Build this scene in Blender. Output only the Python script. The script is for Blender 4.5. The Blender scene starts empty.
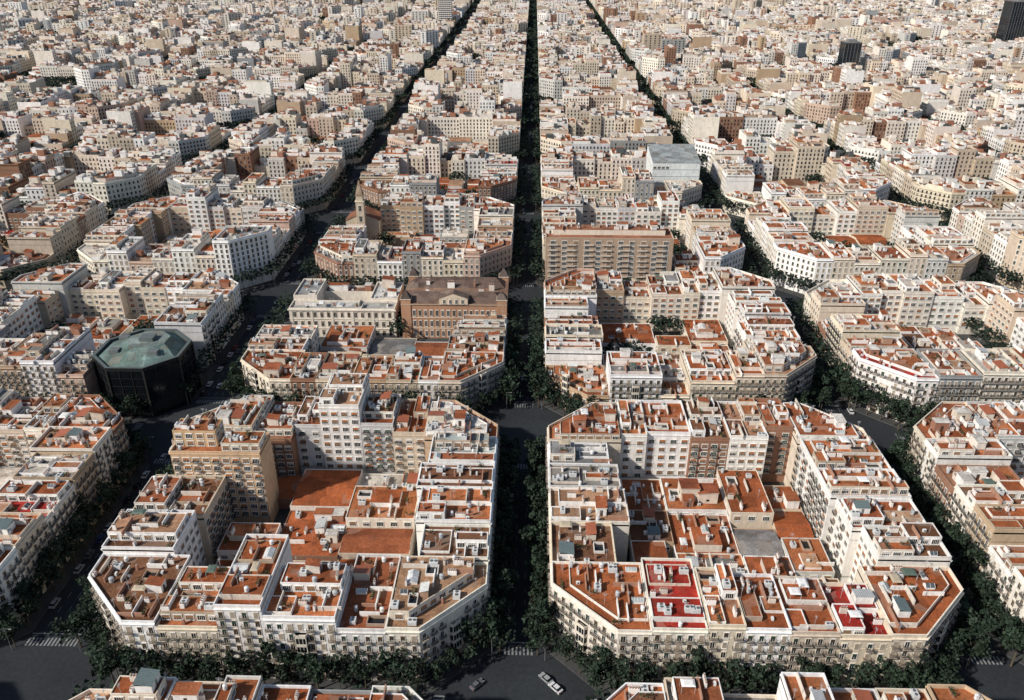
import bpy, math, random
from mathutils import Vector
R = random.Random(11)
scene = bpy.context.scene
LINK = scene.collection.objects.link

# ------------------------------------------------------------------ camera
CAM_H = 186.0; FPX = 820.0; PITCH = math.radians(27.5); YAW = math.radians(1.425)
cd = bpy.data.cameras.new('camera'); cam = bpy.data.objects.new('camera', cd); LINK(cam)
cam.location = (0, 0, CAM_H); cam.rotation_euler = (math.pi/2-PITCH, 0, YAW)
cd.sensor_width = 36; cd.lens = FPX*36/1024; cd.clip_start = 1; cd.clip_end = 9000
scene.camera = cam
_f = Vector((-math.sin(YAW)*math.cos(PITCH), math.cos(YAW)*math.cos(PITCH), -math.sin(PITCH)))
_r = Vector((math.cos(YAW), math.sin(YAW), 0)); _u = _r.cross(_f)
def proj(x, y, z=0):
    d = Vector((x, y, z-CAM_H)); w = d.dot(_f)
    if w < 1: return (-9999, 9999)
    return (512+FPX*d.dot(_r)/w, 350-FPX*d.dot(_u)/w)
def inframe(x, y, z, m=0):
    a, b = proj(x, y, z); return -m < a < 1024+m and -m < b < 700+m

# ------------------------------------------------------------------ light
sv = Vector((-0.82, -0.50, 0)).normalized(); EL = math.radians(37)
sv = Vector((sv.x*math.cos(EL), sv.y*math.cos(EL), math.sin(EL)))
w = bpy.data.worlds.new('World'); scene.world = w; w.use_nodes = True
nt = w.node_tree; bg = nt.nodes['Background']; st = nt.nodes.new('ShaderNodeTexSky')
st.sky_type = 'NISHITA'; st.sun_disc = False; st.sun_elevation = EL; st.sun_rotation = math.atan2(sv.x, sv.y)
nt.links.new(st.outputs[0], bg.inputs[0]); bg.inputs[1].default_value = 0.10
sl = bpy.data.lights.new('sun', 'SUN'); sl.energy = 4.9; sl.angle = math.radians(2.0); sl.color = (1, 0.935, 0.845)
so = bpy.data.objects.new('sun', sl); LINK(so); so.rotation_euler = sv.to_track_quat('Z', 'Y').to_euler()
scene.view_settings.view_transform = 'Standard'; scene.view_settings.look = 'None'; scene.view_settings.exposure = 0

# ------------------------------------------------------------------ materials
def attr_mat(name, rough=0.85, n1=0.12, a1=0.25, n2=1.3, a2=0.25, stretch=1.0, spec=0.3, metal=0.0, grime=None, patch=None):
    m = bpy.data.materials.new(name); m.use_nodes = True; t = m.node_tree; N = t.nodes; K = t.links
    b = N['Principled BSDF']; at = N.new('ShaderNodeAttribute'); at.attribute_name = 'col'
    g = N.new('ShaderNodeNewGeometry'); mp = N.new('ShaderNodeMapping'); mp.inputs['Scale'].default_value = (1, 1, stretch)
    K.new(g.outputs['Position'], mp.inputs['Vector'])
    cur = at.outputs['Color']
    for sc, am, det in ((n1, a1, 3), (n2, a2, 5)):
        nz = N.new('ShaderNodeTexNoise'); nz.inputs['Scale'].default_value = sc; nz.inputs['Detail'].default_value = det
        nz.inputs['Roughness'].default_value = 0.65
        K.new(mp.outputs[0], nz.inputs['Vector'])
        mr = N.new('ShaderNodeMapRange'); mr.inputs['From Min'].default_value = 0.3; mr.inputs['From Max'].default_value = 0.7
        mr.inputs['To Min'].default_value = 1-am; mr.inputs['To Max'].default_value = 1+am*0.6
        K.new(nz.outputs['Fac'], mr.inputs['Value'])
        mx = N.new('ShaderNodeVectorMath'); mx.operation = 'SCALE'
        K.new(cur, mx.inputs[0]); K.new(mr.outputs[0], mx.inputs['Scale']); cur = mx.outputs[0]
    if patch:   # re-laid areas of tiles in slightly different shades
        vo = N.new('ShaderNodeTexVoronoi'); vo.distance = 'CHEBYCHEV'; vo.inputs['Scale'].default_value = patch[0]; vo.inputs['Randomness'].default_value = 0.8
        K.new(mp.outputs[0], vo.inputs['Vector']); sp = N.new('ShaderNodeSeparateColor'); K.new(vo.outputs['Color'], sp.inputs[0])
        mr = N.new('ShaderNodeMapRange'); mr.inputs['To Min'].default_value = 1-patch[1]; mr.inputs['To Max'].default_value = 1+patch[1]*.7
        K.new(sp.outputs[0], mr.inputs['Value']); mx = N.new('ShaderNodeVectorMath'); mx.operation = 'SCALE'
        K.new(cur, mx.inputs[0]); K.new(mr.outputs[0], mx.inputs['Scale']); cur = mx.outputs[0]
        gt = N.new('ShaderNodeMath'); gt.operation = 'GREATER_THAN'; gt.inputs[1].default_value = .88; K.new(sp.outputs[1], gt.inputs[0])
        ml = N.new('ShaderNodeMath'); ml.operation = 'MULTIPLY'; ml.inputs[1].default_value = .3; K.new(gt.outputs[0], ml.inputs[0])
        mm = N.new('ShaderNodeMix'); mm.data_type = 'RGBA'; K.new(ml.outputs[0], mm.inputs['Factor']); K.new(cur, mm.inputs['A']); mm.inputs['B'].default_value = (.3, .25, .2, 1); cur = mm.outputs['Result']
    if grime:
        nz = N.new('ShaderNodeTexNoise'); nz.inputs['Scale'].default_value = grime[0]; nz.inputs['Detail'].default_value = 6
        nz.inputs['Roughness'].default_value = 0.7
        K.new(g.outputs['Position'], nz.inputs['Vector'])
        mr = N.new('ShaderNodeMapRange'); mr.inputs['From Min'].default_value = 0.52; mr.inputs['From Max'].default_value = 0.68
        mr.inputs['To Max'].default_value = grime[1]
        K.new(nz.outputs['Fac'], mr.inputs['Value'])
        mm = N.new('ShaderNodeMix'); mm.data_type = 'RGBA'
        K.new(mr.outputs[0], mm.inputs['Factor']); K.new(cur, mm.inputs['A']); mm.inputs['B'].default_value = grime[2]
        cur = mm.outputs['Result']
    K.new(cur, b.inputs['Base Color']); b.inputs['Roughness'].default_value = rough
    b.inputs['Specular IOR Level'].default_value = spec; b.inputs['Metallic'].default_value = metal
    return m
WALL, ROOF, GLASS, METAL, LEAF, PAVE, PAINT, ROAD = range(8)
MATS = [
 attr_mat('stucco_wall', 0.9, 0.10, 0.12, 0.9, 0.18, stretch=0.25, grime=(0.35, 0.28, (0.24, 0.19, 0.14, 1))),
 attr_mat('terrace_roof', 0.92, 0.16, 0.3, 1.6, 0.4, spec=0.1, grime=(0.3, 0.5, (0.13, 0.065, 0.04, 1)), patch=(0.2, .28)),
 attr_mat('window_glass', 0.12, 0.3, 0.3, 1.0, 0.3, spec=0.6),
 attr_mat('painted_metal', 0.5, 0.3, 0.15, 2.0, 0.2, spec=0.4),
 attr_mat('foliage', 0.75, 0.2, 0.35, 1.5, 0.35, spec=0.12),
 attr_mat('paving', 0.9, 0.1, 0.25, 1.2, 0.25),
 attr_mat('car_paint', 0.25, 0.3, 0.03, 2.0, 0.05, spec=0.5),
 attr_mat('asphalt', 0.85, 0.06, 0.3, 0.8, 0.3, grime=(0.12, 0.4, (0.014, 0.017, 0.02, 1))),
]

# ------------------------------------------------------------------ mesh builder
class MB:
    def __init__(s): s.v = []; s.f = []; s.m = []; s.c = []
    def poly(s, pts, col, mat=WALL):
        n = len(s.v); s.v.extend(pts); s.f.append(tuple(range(n, n+len(pts)))); s.m.append(mat); s.c.append(col)
    def box(s, x0, y0, z0, x1, y1, z1, col, mat=WALL, tcol=None, tmat=None, bottom=False):
        s.prism([(x0, y0), (x1, y0), (x1, y1), (x0, y1)], z0, z1, col, mat, tcol or col, mat if tmat is None else tmat, bottom)
    def walls(s, P, z0, z1, col, mat=WALL):
        n = len(P)
        for i in range(n):
            p = P[i]; q = P[(i+1) % n]
            s.poly([(p[0], p[1], z0), (q[0], q[1], z0), (q[0], q[1], z1), (p[0], p[1], z1)], col, mat)
    def prism(s, P, z0, z1, col, mat=WALL, tcol=None, tmat=None, bottom=False):
        s.walls(P, z0, z1, col, mat)
        s.poly([(p[0], p[1], z1) for p in P], tcol or col, mat if tmat is None else tmat)
        if bottom: s.poly([(p[0], p[1], z0) for p in reversed(P)], col, mat)
    def ring(s, P, Q, z0, z1, col, mat=WALL):
        n = len(P)
        for i in range(n):
            j = (i+1) % n; p, q, a, b = P[i], P[j], Q[i], Q[j]
            s.poly([(p[0], p[1], z1), (q[0], q[1], z1), (b[0], b[1], z1), (a[0], a[1], z1)], col, mat)
            s.poly([(b[0], b[1], z0), (a[0], a[1], z0), (a[0], a[1], z1), (b[0], b[1], z1)], col, mat)
    def frustum(s, P, Q, z0, z1, col, mat=WALL, cap=True):
        n = len(P)
        for i in range(n):
            j = (i+1) % n
            s.poly([(*P[i], z0), (*P[j], z0), (*Q[j], z1), (*Q[i], z1)], col, mat)
        if cap: s.poly([(*p, z1) for p in Q], col, mat)
    def pyramid(s, P, z0, z1, col, mat=ROOF):
        cx = sum(p[0] for p in P)/len(P); cy = sum(p[1] for p in P)/len(P); n = len(P)
        for i in range(n):
            j = (i+1) % n; s.poly([(*P[i], z0), (*P[j], z0), (cx, cy, z1)], col, mat)
    def cyl(s, cx, cy, r, z0, z1, n, col, mat=WALL, r2=None):
        P = ngon(cx, cy, r, n); Q = ngon(cx, cy, r if r2 is None else r2, n)
        s.frustum(P, Q, z0, z1, col, mat)
    def mesh(s, name):
        me = bpy.data.meshes.new(name); me.from_pydata(s.v, [], s.f)
        used = sorted(set(s.m)); mp = {k: i for i, k in enumerate(used)}
        for k in used: me.materials.append(MATS[k])
        me.polygons.foreach_set('material_index', [mp[k] for k in s.m])
        a = me.attributes.new('col', 'FLOAT_COLOR', 'FACE'); flat = []
        for c in s.c: flat.extend((c[0], c[1], c[2], 1.0))
        a.data.foreach_set('color', flat); me.update(); return me
    def build(s, name, parent=None, loc=(0, 0, 0), rz=0):
        return inst(name, s.mesh(name), parent, loc, rz)
class Off:
    def __init__(s, o, x, y): s.o = o; s.x = x; s.y = y
def inst(name, me, parent=None, loc=(0, 0, 0), rz=0, sc=None):
    if isinstance(parent, Off): loc = (loc[0]-parent.x, loc[1]-parent.y, loc[2]); parent = parent.o
    o = bpy.data.objects.new(name, me); LINK(o); o.location = loc
    if rz: o.rotation_euler = (0, 0, rz)
    if sc: o.scale = sc
    if parent: o.parent = parent
    return o
def ngon(cx, cy, r, n, ph=0.0):
    return [(cx+r*math.cos(ph+2*math.pi*i/n), cy+r*math.sin(ph+2*math.pi*i/n)) for i in range(n)]
def rect(a, b, c, d): return [(a, b), (c, b), (c, d), (a, d)]
def thing(name, label, cat, loc=(0, 0, 0), group=None, rz=0):
    o = inst(name, None, None, loc, rz); o['label'] = label; o['category'] = cat
    if group: o['group'] = group
    return o
def structure(o, label=None):
    o['kind'] = 'structure'
    if label: o['label'] = label
    return o
def vary(c, a=0.12, rg=R):
    k = 1+rg.uniform(-a, a); return (min(.85, c[0]*k*(1+rg.uniform(-.03, .03))), min(.83, c[1]*k), min(.80, c[2]*k*(1+rg.uniform(-.04, .04))))
def offset(P, D):
    n = len(P)
    if not isinstance(D, (list, tuple)): D = [D]*n
    ln = []
    for i in range(n):
        p = P[i]; q = P[(i+1) % n]; dx = q[0]-p[0]; dy = q[1]-p[1]; L = math.hypot(dx, dy); dx /= L; dy /= L
        ln.append((p[0]+dy*D[i], p[1]-dx*D[i], dx, dy))
    out = []
    for i in range(n):
        a = ln[i-1]; b = ln[i]; det = a[2]*b[3]-a[3]*b[2]
        if abs(det) < 1e-6: out.append((b[0], b[1])); continue
        t = ((b[0]-a[0])*b[3]-(b[1]-a[1])*b[2])/det
        out.append((a[0]+a[2]*t, a[1]+a[3]*t))
    return out
def inside(P, x, y, m=0):
    n = len(P)
    for i in range(n):
        p = P[i]; q = P[(i+1) % n]; dx = q[0]-p[0]; dy = q[1]-p[1]; L = math.hypot(dx, dy)
        if ((x-p[0])*dy-(y-p[1])*dx)/L > -m: return False
    return True

# ------------------------------------------------------------------ palettes (linear base colours)
WALLS = {'cream': (.68, .59, .47), 'white': (.83, .80, .76), 'beige': (.54, .45, .35), 'pale grey': (.57, .56, .54),
         'tan': (.45, .33, .22), 'brown brick': (.26, .14, .09), 'ivory': (.76, .70, .61), 'pink': (.54, .39, .31), 'grey': (.30, .31, .31), 'ochre': (.56, .38, .23)}
WK = ['cream']*8+['white']*8+['beige']*4+['pale grey']*3+['tan']*2+['brown brick']*2+['ivory']*8+['pink']*1+['grey']*1
ROOFS = {'rust': (.31, .092, .036), 'orange': (.41, .145, .06), 'terracotta': (.27, .09, .042), 'brown': (.17, .08, .045),
         'grey': (.21, .205, .195), 'pale': (.56, .51, .45), 'red': (.30, .03, .022), 'sandy': (.40, .23, .14), 'greenish': (.36, .40, .36)}
RK = ['rust']*9+['orange']*8+['terracotta']*6+['brown']*3+['grey']*3+['pale']*3+['red']*1+['sandy']*3
WHITE = (.83, .81, .77); CREAM = (.66, .59, .49); IRON = (.016, .019, .022); GL = (.013, .019, .023)

# ------------------------------------------------------------------ library: windows, balconies, shopfronts
LIB = {}
def lib(name, mb): LIB.setdefault(name, []).append(mb.mesh(name))
def window_mb(wd, ht, frame, shut, scol, wide=False):
    m = MB(); h = wd/2
    m.poly([(-h, -.03, 0), (h, -.03, 0), (h, -.03, ht), (-h, -.03, ht)], GL, GLASS)
    for a, b in ((-h-.14, -h), (h, h+.14)): m.box(a, -.12, 0, b, 0, ht, frame)
    m.box(-h-.2, -.18, ht, h+.2, 0, ht+.22, frame, bottom=True); m.box(-h-.18, -.2, -.14, h+.18, 0, 0, frame, bottom=True)
    m.box(-.04, -.07, 0, .04, 0, ht, frame)
    if wide:
        for q in (-h/2, h/2): m.box(q-.04, -.07, 0, q+.04, 0, ht, frame)
    if shut > 0: m.box(-h, -.1, ht*(1-shut), h, -.04, ht-.002, scol, METAL, bottom=True)
    return m
for fr in ((.68, .61, .51), (.79, .76, .71)):
    lib('window', window_mb(1.15, 2.15, fr, 0, None))
    lib('window', window_mb(1.15, 2.15, fr, .35, (.20, .155, .11)))
    lib('window', window_mb(1.15, 2.15, fr, .6, (.07, .05, .035)))
    lib('window', window_mb(1.15, 2.15, fr, .97, (.38, .32, .25)))
    lib('window', window_mb(1.15, 2.15, fr, .5, (.03, .06, .045)))
for s, c in ((0, None), (.4, (.6, .56, .5)), (.7, (.28, .17, .1)), (.3, (.06, .13, .09)), (.5, (.45, .16, .05))):
    lib('wide_window', window_mb(2.1, 1.75, (.76, .74, .70), s, c, True))
def balcony_mb(wd, colr, slabc=(.6, .53, .44)):
    m = MB(); h = wd/2
    m.box(-h, -.95, -.2, h, 0, -.04, slabc, bottom=True)
    for q in (-h*.7, h*.7-.15): m.box(q, -.55, -.5, q+.15, 0, -.2, slabc, bottom=True)
    m.box(-h, -.95, .92, h, -.89, .99, colr, METAL, bottom=True)
    for x in (-h, h-.05): m.box(x, -.89, .92, x+.05, 0, .99, colr, METAL, bottom=True)
    n = int(wd/.16)
    for i in range(n+1):
        x = -h+.02+(wd-.09)*i/n; m.box(x, -.94, -.04, x+.055, -.9, .92, colr, METAL)
    for i in range(4):
        for x in (-h+.005, h-.045): m.box(x, -.85+.22*i, -.04, x+.04, -.81+.22*i, .92, colr, METAL)
    return m
lib('balcony', balcony_mb(2.0, IRON)); lib('balcony', balcony_mb(2.5, IRON)); lib('balcony', balcony_mb(2.0, (.05, .035, .025)))
m = MB(); m.poly([(-1.3, -.04, 0), (1.3, -.04, 0), (1.3, -.04, 2.9), (-1.3, -.04, 2.9)], (.02, .025, .03), GLASS)
m.box(-1.5, -.15, 0, -1.3, 0, 2.9, (.4, .36, .3)); m.box(1.3, -.15, 0, 1.5, 0, 2.9, (.4, .36, .3)); m.box(-1.5, -.3, 2.9, 1.5, 0, 3.3, (.5, .46, .4), bottom=True)
lib('shopfront', m)
m = MB(); m.poly([(-1.3, -.04, 0), (1.3, -.04, 0), (1.3, -.04, 2.5), (-1.3, -.04, 2.5)], (.05, .04, .03), GLASS)
m.frustum([(-1.5, -1.4), (1.5, -1.4), (1.5, -.01), (-1.5, -.01)], [(-1.5, -.1), (1.5, -.1), (1.5, -.01), (-1.5, -.01)], 2.45, 3.2, (.3, .25, .2), METAL)
m.box(-1.5, -.15, 0, -1.3, 0, 2.44, (.4, .36, .3)); m.box(1.3, -.15, 0, 1.5, 0, 2.44, (.4, .36, .3)); lib('shopfront', m)
def bay_mb(nf):
    m = MB(); P = [(-1.9, 0), (-1.4, -1.15), (1.4, -1.15), (1.9, 0)]; fc = (.70, .64, .54)
    for k in range(nf):
        z = k*3.1; m.prism(P, z-.25, z+.75, fc, bottom=True)
        m.walls([(a*.93, b*.93) for a, b in P], z+.75, z+2.85, GL, GLASS)
        for a, b in P[1:3]: m.box(a-.09, b-.02, z+.75, a+.09, b+.16, z+2.85, fc)
        for a in (-.5, .5): m.box(a-.06, -1.14, z+.75, a+.06, -1.0, z+2.85, fc)
    m.prism(P, nf*3.1-.25, nf*3.1+.1, fc, bottom=True); m.ring(P, [(a*.9, b*.9) for a, b in P], nf*3.1+.1, nf*3.1+.8, fc)
    m.walls(P, nf*3.1+.1, nf*3.1+.8, fc)
    return m
for n_ in (3, 4): lib('bay_window', bay_mb(n_))

# ------------------------------------------------------------------ library: rooftop parts
def L_stair(wc, rc, w=3.2, d=4.2, h=2.7, slope=True):
    m = MB(); P = rect(-w/2, -d/2, w/2, d/2); m.walls(P, 0, h, wc)
    O = offset(P, .22); z = h; s = .7 if slope else 0
    zz = [z, z, z+s, z+s]
    m.poly([(O[i][0], O[i][1], zz[i]+.18) for i in range(4)], rc, ROOF)
    for i in range(4):
        j = (i+1) % 4; m.poly([(*O[i], zz[i]-.02), (*O[j], zz[j]-.02), (*O[j], zz[j]+.18), (*O[i], zz[i]+.18)], wc)
    if slope:
        m.poly([(P[2][0], P[2][1], h), (P[3][0], P[3][1], h), (P[3][0], P[3][1], h+s-.03), (P[2][0], P[2][1], h+s-.03)], wc)
        m.poly([(P[1][0], P[1][1], h), (P[2][0], P[2][1], h), (P[2][0], P[2][1], h+s-.03)], wc)
        m.poly([(P[3][0], P[3][1], h), (P[0][0], P[0][1], h), (P[3][0], P[3][1], h+s-.03)], wc)
    m.box(-.5, -d/2-.04, 0, .45, -d/2, 2.0, (.08, .05, .035), METAL)
    m.box(w/2, -.5, 1.0, w/2+.04, .5, 1.8, GL, GLASS)
    return m
for wc in (WHITE, (.74, .68, .6), (.6, .52, .42), (.35, .17, .11), WHITE):
    lib('stairhead', L_stair(wc, (.32, .10, .045))); lib('stairhead', L_stair(wc, (.6, .57, .52), 4.6, 3.4, 3.0, False))
lib('stairhead', L_stair(WHITE, (.32, .11, .05), 6.5, 4.0, 3.0, False)); lib('stairhead', L_stair((.68, .58, .48), (.29, .09, .045), 5.5, 6.0, 4.2, True))
for rc in ((.7, .66, .6), (.42, .3, .22)):
    m = MB(); P = rect(-1.6, -2.3, 1.6, 2.3); m.walls(P, 0, 1.0, rc); m.ring(P, offset(P, -.22), .02, 1.0, rc)
    m.poly([(a, b, .03) for a, b in offset(P, -.22)], (.015, .017, .02), GLASS); lib('light_well', m)  # near-black floor colour paints in the shade of a deep shaft
def L_skylight(w, d, gc):
    m = MB(); P = rect(-w/2, -d/2, w/2, d/2); m.walls(P, 0, .55, WHITE); z = 1.25
    m.poly([(-w/2, -d/2, .55), (w/2, -d/2, .55), (w/2, 0, z), (-w/2, 0, z)], gc, GLASS)
    m.poly([(w/2, d/2, .55), (-w/2, d/2, .55), (-w/2, 0, z), (w/2, 0, z)], gc, GLASS)
    m.poly([(w/2, -d/2, .55), (w/2, d/2, .55), (w/2, 0, z)], WHITE); m.poly([(-w/2, d/2, .55), (-w/2, -d/2, .55), (-w/2, 0, z)], WHITE)
    n = int(w/.8)
    for i in range(n+1):
        x = -w/2+w*i/n-.04
        m.poly([(x, -d/2-.02, .6), (x+.08, -d/2-.02, .6), (x+.08, 0, z+.05), (x, 0, z+.05)], WHITE)
        m.poly([(x+.08, d/2+.02, .6), (x, d/2+.02, .6), (x, 0, z+.05), (x+.08, 0, z+.05)], WHITE)
    return m
lib('skylight', L_skylight(3.2, 2.2, (.4, .45, .45))); lib('skylight', L_skylight(4.5, 3, (.6, .62, .62))); lib('skylight', L_skylight(2.4, 1.8, (.08, .1, .11)))
def L_chimney(n, wc):
    m = MB(); m.box(-.35*n, -.3, 0, .35*n, .3, 1.5, wc)
    for i in range(n):
        x = -.35*n+.35+.7*i; m.cyl(x, 0, .17, 1.5, 2.0, 7, (.36, .15, .09), WALL, .13); m.box(x-.22, -.22, 2.03, x+.22, .22, 2.1, (.4, .36, .32), bottom=True)
    return m
for n_, c_ in ((2, WHITE), (3, (.66, .6, .52)), (4, WHITE), (1, (.36, .18, .12))): lib('chimney', L_chimney(n_, c_))
for c_ in ((.75, .75, .74), (.45, .47, .48)):
    m = MB()
    for q in (-.4, .3): m.box(q, -.5, 0, q+.12, .5, .35, (.3, .3, .3))
    m.cyl(0, 0, .62, .35, 1.55, 12, c_, METAL); m.cyl(0, 0, .62, 1.55, 1.75, 12, c_, METAL, .2); lib('water_tank', m)
m = MB(); m.box(-.5, -.3, .12, .5, .3, 1.0, (.72, .72, .7), METAL); m.box(-.45, -.2, 0, -.35, .2, .12, (.2, .2, .2), METAL); m.box(.35, -.2, 0, .45, .2, .12, (.2, .2, .2), METAL)
m.poly([(.1+.3*math.cos(a*.785), -.31, .56+.3*math.sin(a*.785)) for a in range(8)], (.06, .06, .06), METAL); lib('air_conditioner', m)
m = MB(); m.box(-1.1, -.9, .15, 1.1, .9, 1.5, (.62, .63, .62), METAL)
for q in (-.55, .55): m.cyl(q, 0, .4, 1.5, 1.65, 10, (.12, .12, .12), METAL)
lib('air_conditioner', m)
def L_shed(w, d, wc, rc):
    m = MB(); m.walls(rect(-w/2, -d/2, w/2, d/2), 0, 2.15, wc)
    n = int(w/.45)
    for i in range(n):
        a = -w/2-.2+(w+.4)*i/n; b = -w/2-.2+(w+.4)*(i+1)/n; c = (a+b)/2
        m.poly([(a, -d/2-.2, 2.2), (c, -d/2-.2, 2.28), (c, d/2+.2, 2.9), (a, d/2+.2, 2.82)], rc, METAL)
        m.poly([(c, -d/2-.2, 2.28), (b, -d/2-.2, 2.2), (b, d/2+.2, 2.82), (c, d/2+.2, 2.9)], rc, METAL)
    m.poly([(w/2, d/2, 2.15), (-w/2, d/2, 2.15), (-w/2, d/2, 2.8), (w/2, d/2, 2.8)], wc)
    m.box(-.4, -d/2-.04, 0, .4, -d/2, 1.9, (.2, .2, .19), METAL)
    return m
for a_ in ((4.2, 3, WHITE, (.42, .43, .43)), (5.5, 3.4, CREAM, (.32, .10, .05)), (3.4, 2.6, (.4, .25, .17), (.6, .6, .57)), (4.6, 3.6, WHITE, (.13, .17, .17))): lib('roof_shed', L_shed(*a_))
for c_ in (WHITE, (.68, .62, .54), (.4, .22, .15)):
    m = MB(); m.box(-3.2, -.15, 0, 3.2, .15, 1.5, c_); lib('partition_wall', m)
m = MB(); m.box(-.04, -.04, 0, .04, .04, 3.6, (.4, .4, .4), METAL)
for z_, l_ in ((3.4, .7), (3.1, .6), (2.8, .5)): m.box(-l_, -.02, z_, l_, .02, z_+.04, (.5, .5, .5), METAL, bottom=True)
m.box(-.02, -.5, 3.25, .02, .5, 3.29, (.5, .5, .5), METAL, bottom=True); lib('antenna', m)
for c_ in ((.8, .79, .76), (.10, .14, .11), (.5, .42, .3)):
    m = MB()
    for a in (-1.8, 1.72):
        for b in (-1.3, 1.22): m.box(a, b, 0, a+.08, b+.08, 2.2, (.5, .5, .48), METAL)
    m.frustum(rect(-1.85, -1.35, 1.85, 1.35), rect(-1.2, -.8, 1.2, .8), 2.2, 2.45, c_, METAL); lib('awning', m)
m = MB(); m.box(-1.4, -.3, 0, 1.4, .3, .45, (.34, .16, .1))
for i in range(70):
    x, y, z = R.uniform(-1.4, 1.4), R.uniform(-.4, .4), R.uniform(.45, 1.5); q = [Vector((R.gauss(0, .2), R.gauss(0, .2), R.gauss(0, .2))) for _ in range(3)]
    m.poly([(x+v.x, y+v.y, z+v.z) for v in q], vary((.04, .07, .03), .4), LEAF)
lib('roof_planter', m)
ITEMS = [('stairhead', 2.6, 12), ('light_well', 2.4, 6), ('skylight', 2.1, 6), ('chimney', 1.0, 14), ('water_tank', .9, 5), ('air_conditioner', 1.0, 10),
         ('roof_shed', 2.6, 8), ('partition_wall', 1.6, 16), ('antenna', .3, 6), ('awning', 2.1, 3), ('roof_planter', 1.3, 7)]
IW = [i[2] for i in ITEMS]

# ------------------------------------------------------------------ lots
CUT = 17.0; DEP = 26.0
def colx(c):
    if c >= 0: return (7.0+133*c, 121.5+133*c)
    k = -c-1
    return (-125.3, -11.6) if k == 0 else (-151-113-133*(k-1), -151-133*(k-1))
def rowy(r): return (160.5+133*r, 272+133*r) if r else (158.0, 272)
def splits(a, b, rg, ns=(4, 4, 5, 5)):
    n = rg.choice(ns); ws = [rg.uniform(.7, 1.35) for _ in range(n)]; s = sum(ws); out = []; t = a
    for q in ws: out.append((t, t+(b-a)*q/s)); t += (b-a)*q/s
    return out
def gen_lots(c, r):
    rg = random.Random(1000+c*57+r*131); x0, x1 = colx(c); y0, y1 = rowy(r); d = DEP; k = CUT; L = []
    farr = r >= 4; ns = (2, 4, 5, 6) if farr else (4, 4, 5, 5); bh = rg.gauss(0, 2.2) if farr else 0
    def add(P, K, side, i, n): L.append(dict(P=P, K=K, side=side, i=i, n=n, c=c, r=r))
    add([(x0, y0+k), (x0+k, y0), (x0+d, y0), (x0+d, y0+d), (x0, y0+d)], 'sspps', 'front-left corner', -1, 0)
    add([(x1-d, y0), (x1-k, y0), (x1, y0+k), (x1, y0+d), (x1-d, y0+d)], 'ssspp', 'front-right corner', -1, 0)
    add([(x1-d, y1-d), (x1, y1-d), (x1, y1-k), (x1-k, y1), (x1-d, y1)], 'psssp', 'rear-right corner', -1, 0)
    add([(x0, y1-d), (x0+d, y1-d), (x0+d, y1), (x0+k, y1), (x0, y1-k)], 'ppsss', 'rear-left corner', -1, 0)
    def dp(): return rg.uniform(19, d) if rg.random() < .75 else rg.uniform(d, d+7)
    for i, (a, b) in enumerate(splits(x0+d, x1-d, rg, ns)): add(rect(a, y0, b, y0+dp()), 'sprp', 'front', i, 0)
    for i, (a, b) in enumerate(splits(x0+d, x1-d, rg, ns)): add(rect(a, y1-rg.uniform(18, d), b, y1), 'rpsp', 'rear', i, 0)
    for i, (a, b) in enumerate(splits(y0+d, y1-d, rg, ns)): add(rect(x0, a, x0+rg.uniform(19, d), b), 'prps', 'left side', i, 0)
    for i, (a, b) in enumerate(splits(y0+d, y1-d, rg, ns)): add(rect(x1-rg.uniform(19, d), a, x1, b), 'pspr', 'right side', i, 0)
    for l in L:
        l['wk'] = rg.choice(WK); l['rk'] = rg.choice(RK); l['H'] = rg.choice([18, 19.5, 20.5, 21.5, 22, 22.5, 24])+rg.uniform(-.6, .6)+bh
        q = rg.random()
        if q < .07: l['H'] += rg.uniform(4, 8)
        elif q < .17: l['H'] -= rg.uniform(3, 8)
        if farr and q > .86: l['H'] -= rg.uniform(5, 14)
        if farr and .82 < q < .86: l['H'] += rg.uniform(6, 16)
        if r == 0: l['H'] = min(l['H'], 23.5)
        l['H'] = max(l['H'], 7)
        l['seed'] = rg.random()
        l['cx'] = sum(p[0] for p in l['P'])/len(l['P']); l['cy'] = sum(p[1] for p in l['P'])/len(l['P'])
    C = []; X = splits(x0+d+.3, x1-d-.3, rg, (3, 4))
    for i, (xa, xb) in enumerate(X):
        for j, (ya, yb) in enumerate(splits(y0+d+.3, y1-d-.3, rg, (3, 4))):
            for l in L:
                if l['i'] >= 0 and l['side'] == 'front':
                    p, q = l['P'][0], l['P'][2]
                    if p[0] < xb and q[0] > xa and q[1] > ya: ya = min(q[1]+.1, yb-3)
            if rg.random() < (.97 if r == 0 else .82):
                P = rect(xa+.05, ya+.05, xb-.05-rg.choice([0, 0, 0, 0, 3]), yb-.05-rg.choice([0, 0, 0, 2.5]))
                C.append(dict(P=P, H=rg.choice([rg.uniform(3.4, 6), rg.uniform(4, 8), rg.uniform(6, 10)]), wk=rg.choice(WK), rk=rg.choice(RK+['rust']*14+['terracotta']*8), i=i, j=j, c=c, r=r, seed=rg.random(), cx=(P[0][0]+P[1][0])/2, cy=(P[0][1]+P[2][1])/2))
            else: C.append(dict(garden=(xa, ya, xb, yb), cx=(xa+xb)/2, cy=(ya+yb)/2, c=c, r=r, i=i, j=j))
    return L, C
PARK = {(-5, 6), (-7, 10), (-4, 12), (4, 9), (-6, 14), (3, 13), (-9, 13)}
lots = []; courts = []; blocks = []
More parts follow.
